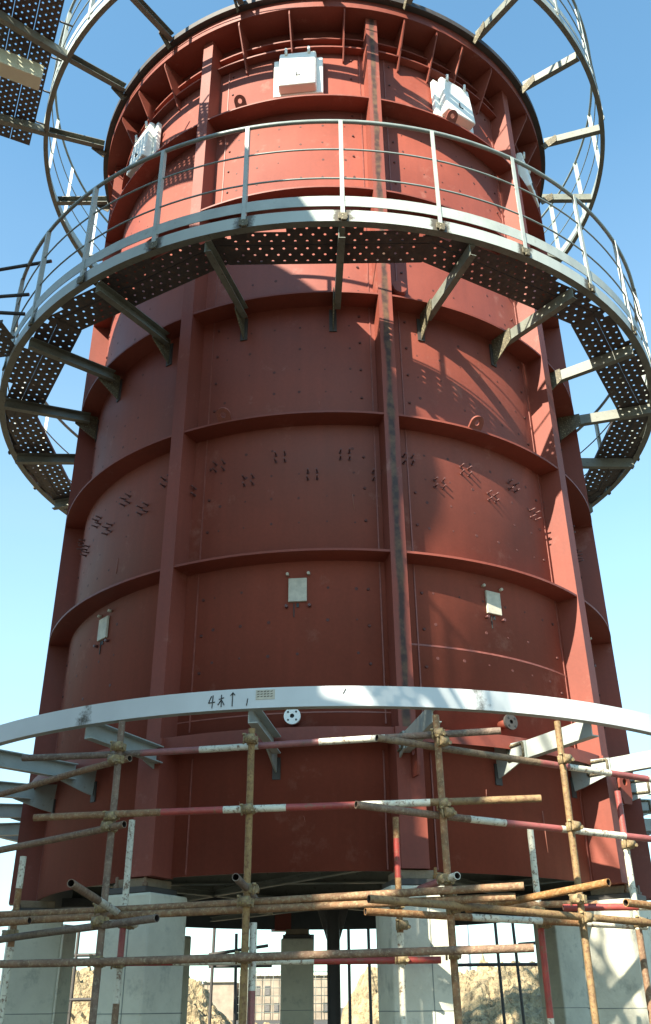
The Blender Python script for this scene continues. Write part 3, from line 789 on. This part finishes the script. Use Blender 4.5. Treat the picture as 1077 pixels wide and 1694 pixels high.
for ph in (-53.4, -71.4):
    q0 = P(ph, RU - .02, 0); q1 = P(ph + 1, 6.6, 0)
    wb('beam', br, (q0.x, q0.y + TY, zu - .065), (q1.x, q1.y + TY, zu - .065), .075, .125, 'greyshade_dirt')
o = wb('box_beam', br, (-3.47, 7.42, zu - .26), (-5.4, 6.42, zu - .26), .20, .24, 'whitebeam'); o['label'] = 'short pale yellow box beam'
for k in range(7):
    c2 = p_in + pd * (-1.2 + k * .52) + Vector((ox, oy, 0))
    a = MB(); a.tube(c2 + UP * (zu + .03), c2 - qd * .16 + UP * (zu + .03), .012, 'dark', n=8); a.build('bracket_pin', br)

br2 = thing('bridge_platform', 'lower dark perforated platform with black pipe railings meeting the middle walkway at the left edge', 'platform', (-3.3, 7.6, 0))
ox, oy = 3.3, -7.6
for k in range(2):
    mbk = MB(); deck_rect(mbk, -3.92 + ox, 7.36 + k * .26 + oy, 1.5, .25, H(6.0), R(-10)); mbk.build('deck_plank', br2)
for (x0, y0, x1, y1, z) in ((-2.99, 7.52, -4.6, 7.85, 7.2), (-3.20, 7.60, -4.6, 7.72, 6.8), (-3.14, 7.45, -4.6, 7.30, 6.4)):
    m = MB(); m.tube((x0 + ox, y0 + oy, H(z)), (x1 + ox, y1 + oy, H(z)), .020, 'dark', n=10); m.build('pipe_rail', br2)

# ------------------------------------------------------------------ scaffold in front of the tower
scaf = thing('tube_scaffold', 'rusty tube and coupler scaffold with red and white banded pipes before the tower foot', 'scaffold', (0, 5.8, 0))
SO = Vector((0, -5.8, 0)); TR = .0212
def stube(name, p0, p1, segs=None, label=None, parent=None, off=None, r=TR):
    """segs: list of (fraction end, material)"""
    def cor(p):
        if p[2] < .01: zz = 0
        elif off is None: zz = (p[2] - EYE) * 1.0385 - .0664 * p[1] + EYE
        else: zz = (p[2] - EYE) * 1.03 - .91 + EYE
        return Vector((p[0] * 1.0573, p[1], zz))
    p0 = cor(p0) + (SO if off is None else off); p1 = cor(p1) + (SO if off is None else off)
    segs = segs or [(1, 'rust')]; m = MB(); f0 = 0; d = p1 - p0
    # slight sag / bend through the middle
    dn = d.normalized(); bx = dn.orthogonal().normalized(); by = dn.cross(bx); t_ = random.uniform(0, 6.28)
    bend = (bx * math.cos(t_) + by * math.sin(t_)) * random.uniform(.003, .004 + .0035 * d.length)
    t2 = random.uniform(.25, .75)
    def at(f): return p0 + d * f + bend * (math.sin(math.pi * f) + .35 * math.sin(2 * math.pi * f * 1.0 + t2))  - bend * .35 * math.sin(t2)
    rings_ = []; keys_ = []
    for i, (f1, key) in enumerate(segs):
        q = max(1, int(round((f1 - f0) * 12)))
        for j in range(q): rings_.append(f0 + (f1 - f0) * j / q); keys_.append(key)
        f0 = f1
    rings_.append(1.0); b = len(m.v)
    for f in rings_:
        pp = at(f)
        for i in range(16):
            t = 2 * math.pi * i / 16; m.v.append(tuple(pp + (bx * math.cos(t) + by * math.sin(t)) * r))
    for k, key in enumerate(keys_):
        for i in range(16):
            j = (i + 1) % 16; m.face((b + k * 16 + i, b + k * 16 + j, b + k * 16 + 16 + j, b + k * 16 + 16 + i), key, smooth=True)
    e0, e1 = at(0), at(1)
    # hollow ends
    dd = d.normalized(); a = dd.orthogonal().normalized(); c = dd.cross(a)
    for p, sg, key in ((e0, 1, segs[0][1]), (e1, -1, segs[-1][1])):
        b = len(m.v)
        for rr, o_ in ((r, 0), (r * .8, 0), (r * .8, .15)):
            for i in range(16):
                t = 2 * math.pi * i / 16; m.v.append(tuple(p + dd * o_ * sg + (a * math.cos(t) + c * math.sin(t)) * rr))
        for i in range(16):
            j = (i + 1) % 16; m.face((b + i, b + j, b + 16 + j, b + 16 + i), key); m.face((b + 16 + i, b + 16 + j, b + 32 + j, b + 32 + i), 'inside')
        m.face([b + 32 + i for i in range(16)], 'inside')
    o = m.build(name, parent or scaf)
    if label: o['label'] = label
    return o
RW_ = 'red and white banded tube'
posts = {'P1': (-1.26, 5.80, 1.93, [(.55, 'rust'), (1, 'rust')]), 'P2': (-.465, 5.685, 1.84, [(1, 'rust2')]), 'P3': (.625, 5.60, 1.88, [(1, 'rust')]), 'P4': (1.405, 5.98, 1.96, [(1, 'rust2')])}
for k, (x, y, z, sg) in posts.items(): stube('standard', (x, y, 0), (x + (.012 if k == 'P3' else 0) * -1, y, H(z)), sg)
stube('standard', (-.43, 5.73, 0), (-.43, 5.73, H(.78)), [(.55, 'rust'), (.83, 'bandred'), (1, 'bandwhite')])
bp = [(-1.97, 6.55, 1.30, [(.5, 'rust'), (.78, 'bandwhite'), (.92, 'rust'), (1, 'bandwhite')]), (-1.27, 6.42, 1.49, [(.60, 'rust'), (.68, 'bandwhite'), (.80, 'bandred'), (1, 'bandwhite')]),
      (.405, 6.42, 1.49, [(.50, 'bandred'), (.68, 'bandwhite'), (.74, 'bandwhite'), (.86, 'rust'), (.95, 'bandred'), (1, 'rust')]), (1.25, 6.42, 1.41, [(.58, 'bandwhite'), (.82, 'bandred'), (1, 'bandwhite')]), (1.86, 6.50, 1.66, [(.7, 'rust'), (.9, 'bandwhite'), (1, 'bandred')])]
for x, y, z, sg in bp: stube('standard', (x, y, 0), (x, y, H(z)), sg, RW_)
def ledger(a, b, z, segs=None, label=None):
    za, zb_ = (z if isinstance(z, tuple) else (z, z)); return stube('ledger', (a[0], a[1], H(za)), (b[0], b[1], H(zb_)), segs, label)
W, RD, RU_, Y_ = 'bandwhite', 'bandred', 'rust', 'rust2'
ledger((-1.89, 5.99), (.975, 5.555), 1.77, [(.26, RU_), (.385, RD), (.51, W), (.635, RD), (.77, W), (1, RU_)], RW_)
ledger((.26, 5.50), (2.10, 6.46), 1.72, [(.55, Y_), (.66, RD), (.82, W), (.97, RD), (1, W)], RW_)
ledger((-1.72, 5.82), (1.15, 5.50), 1.37, [(.26, RU_), (.385, RD), (.51, W), (.645, RD), (.79, W), (1, Y_)], RW_)
ledger((.13, 5.39), (2.10, 6.39), 1.32, [(.33, RU_), (.44, W), (.62, RD), (.84, W), (1, RD)], RW_)
ledger((-2.0, 6.20), (.99, 5.41), .90, [(1, RU_)])
ledger((-2.0, 6.15), (.95, 5.46), .855, [(1, RU_)])
ledger((.18, 5.25), (1.95, 6.26), .82, [(1, Y_)])
ledger((-2.1, 6.42), (-.92, 5.53), .78, [(.6, Y_), (1, RU_)])
ledger((-2.0, 5.86), (1.0, 5.37), .60, [(1, RU_)])
ledger((.18, 5.86), (1.93, 6.58), .85, [(.35, RU_), (.60, W), (.75, RU_), (1, W)], RW_)
ledger((-1.35, 6.40), (.64, 6.45), .66, [(.2, RD), (.62, W), (.80, RD), (1, RD)], RW_).location = (0, 0, 0)
ledger((-1.19, 5.78), (-2.2, 6.58), 1.70, [(1, RU_)])
ledger((-1.17, 5.70), (-2.3, 6.52), 1.30, [(1, RU_)])
ledger((-1.27, 5.05), (-1.20, 6.45), .875, [(.35, RU_), (1, W)])
ledger((1.44, 5.45), (.80, 6.32), .92, [(1, RU_)])
ledger((.66, 5.50), (.28, 6.45), .97, [(.2, W), (.45, RD), (1, W)])
ledger((-.50, 5.36), (-.42, 6.42), .95, [(1, RU_)])
ledger((1.34, 6.15), (2.2, 6.13), .90, [(.5, RD), (1, W)], RW_)
ledger((1.56, 5.62), (2.2, 6.1), .845, [(1, RU_)])
ledger((-2.4, 6.3), (-1.72, 6.0), .84, [(1, RU_)])
ledger((.80, 6.43), (1.6, 6.40), .96, [(1, RU_)])
# couplers
def coupler_mesh():
    m = MB()
    m.tube((0, 0, -.030), (0, 0, .030), .033, 'coupler', n=14); m.tube((-.032, -.046, 0), (.032, -.046, 0), .033, 'coupler', n=14)
    m.tube((.036, .02, -.012), (.036, -.075, -.012), .0075, 'coupler', n=8); m.tube((.036, -.078, -.012), (.036, -.062, -.012), .015, 'coupler', n=6)
    m.tube((-.045, -.046, .028), (-.045, -.046, -.04), .0075, 'coupler', n=8); m.tube((-.045, -.046, .022), (-.045, -.046, .036), .014, 'coupler', n=6)
    m.box((0, -.024, 0), (.058, .05, .048), 'coupler')
    m.box((.03, .0, .0), (.03, .03, .05), 'coupler')
    return m
cm = None
cpl = []
def put(x, y, z, rot):
    global cm
    if cm is None: cm = coupler_mesh().build('coupler', scaf); o = cm
    else: o = dup(cm, scaf)
    o.location = Vector((x * 1.0573, y, z * 1.0385 - .0664 * y + EYE)) + SO; o.rotation_euler = (R(random.uniform(-8, 8)), R(random.uniform(-8, 8)), R(rot)); o.scale = (.87, .87, .87)
for z, rot in ((1.77, -8), (1.70, -36), (1.37, -8), (1.305, -36), (.875, -12), (.80, -35), (.60, -8)): put(-1.26, 5.80, z, rot)
for z, rot in ((1.77, -8), (1.37, -8), (.875, -12), (.95, 90), (.60, -8)): put(-.465, 5.685, z, rot)
for z, rot in ((1.77, -8), (1.72, 28), (1.37, -8), (1.32, 27), (.97, -60), (.875, -14), (.82, 29), (.60, -8)): put(.625, 5.60, z, rot)
for z, rot in ((1.72, 28), (1.32, 27), (.92, -50), (.82, 29)): put(1.405, 5.98, z, rot)
for x, y, z, rot in ((.405, 6.42, .97, -60), (.405, 6.42, .66, 0), (.405, 6.42, .85, 22), (1.25, 6.42, .92, -55), (1.25, 6.42, .85, 22), (1.86, 6.5, .86, 25), (-1.27, 6.42, .66, 0), (-1.27, 6.42, .875, 90), (-1.97, 6.55, .84, -30), (-.43, 6.42, .95, 90), (1.86, 6.5, 1.32, 25)):
    put(x, y, z, rot)

# scaffold on the far side
sf = thing('tube_scaffold', 'dark thin tube scaffold standing behind the tower piers against the sky', 'scaffold', (0, 14, 0))
SF = Vector((0, -14, 0))
for x, y, z in ((-1.56, 14, 1.95), (-1.27, 14, 1.77), (-.27, 14, 1.75), (.20, 14, 1.95), (.46, 14, 1.95), (2.13, 14, 1.87), (2.36, 14, 1.9), (-3.45, 13.4, 1.8), (-3.2, 13.4, 1.8), (2.75, 14.2, 1.6)):
    lean = random.uniform(-.05, .05)
    stube('standard', (x + lean, y, 0), (x, y, H(z)), [(1, 'dark')], parent=sf, off=SF)
for a, b, z in (((-1.62, 14.0), (-.85, 14.0), (1.52, 1.62)), ((-1.62, 14.05), (-.8, 14.05), (1.38, 1.38)), ((-1.7, 14.1), (1.0, 14.1), (1.44, 1.44)), ((1.45, 14.0), (3.0, 14.0), (1.36, 1.36)), ((2.4, 13.9), (3.0, 13.2), (1.6, 1.6)), ((-.3, 14), (.1, 13.6), (1.5, 1.52)), ((-3.9, 13.4), (-2.6, 13.4), (1.0, 1.0)), ((-3.9, 13.4), (-2.6, 13.4), (1.5, 1.5)), ((2.0, 14.0), (2.5, 13.8), (1.55, 1.58))):
    stube('ledger', (*a, H(z[0])), (*b, H(z[1])), [(1, 'dark')], parent=sf, off=SF)

# ------------------------------------------------------------------ far buildings
bd = thing('building_under_construction', 'tan building wrapped in pale scaffolding far behind the left soil heap', 'building', (-14, 160, 0))
def part(name, parent, boxes):
    m = MB()
    for c, s_, k in boxes: m.box(c, s_, k)
    return m.build(name, parent)
part('wall', bd, [((-4.0, 4, 2.6), (5.4, 8, 5.2), 'tan')])
part('wall', bd, [((6.6, 4, 3.0), (14.5, 8, 6.0), 'tan')])
part('parapet', bd, [((-4.0, -.1, 5.35), (5.8, .7, .3), 'concrete')])
part('parapet', bd, [((6.6, -.1, 6.15), (15.0, .7, .3), 'concrete')])
for i in range(9):
    for j in range(2):
        if random.random() < .7: continue
        part('window', bd, [((.7 + i * 1.5, -.03, 1.6 + j * 2.4), (.8, .12, 1.3), 'winglass')])
m = MB()
for i in range(12): m.tube((-.5 + i * 1.3, -1.2, 0), (-.5 + i * 1.3, -1.2, 6.9), .05, 'greyshade_dirt', n=6)
for j in range(6): m.tube((-.7, -1.2, 1.0 + j * 1.1), (14, -1.2, 1.0 + j * 1.1), .045, 'greyshade_dirt', n=6)
m.build('scaffolding', bd)
m = MB()
for i in range(9): m.tube((-11 + i * .6, -1, 0), (-11 + i * .6, -1, 6.7), .05, 'netting', n=6)
for j in range(9): m.tube((-11.2, -1, .5 + j * .75), (-6, -1, .5 + j * .75), .05, 'netting', n=6)
m.build('scaffolding', bd)
si = thing('chimney_stack', 'slim pale round stack far behind the right soil heap', 'chimney', (12.95, 100, 0))
m = MB(); m.tube((0, 0, 0), (0, 0, 17), .46, 'palesilo', n=24); m.build('shaft', si)
m = MB(); m.tube((0, 0, 12.4), (0, 0, 12.6), .50, 'palesilo', n=24); m.build('band', si)

# ------------------------------------------------------------------ the twin tower next door, which shades the left side
tw = thing('tower', 'second red steel tower next door outside the picture shading the left of the first', 'tower', (-6.42, 1.90, 0))
for o in [c for c in tower.children if c.name.split('.')[0] in ('shell', 'column', 'stiffener_ring', 'head_flange', 'floor_plate')]:
    c = dup(o, tw)
wk2 = thing('ring_walkway', 'ring walkway of the tower next door outside the picture', 'walkway', (-6.42, 1.90, 0))
for o in [c for c in walk.children if c.name.split('.')[0] in ('rim_channel', 'toe_board', 'handrail', 'mid_rail', 'deck_plank', 'arm', 'post')]:
    dup(o, wk2)
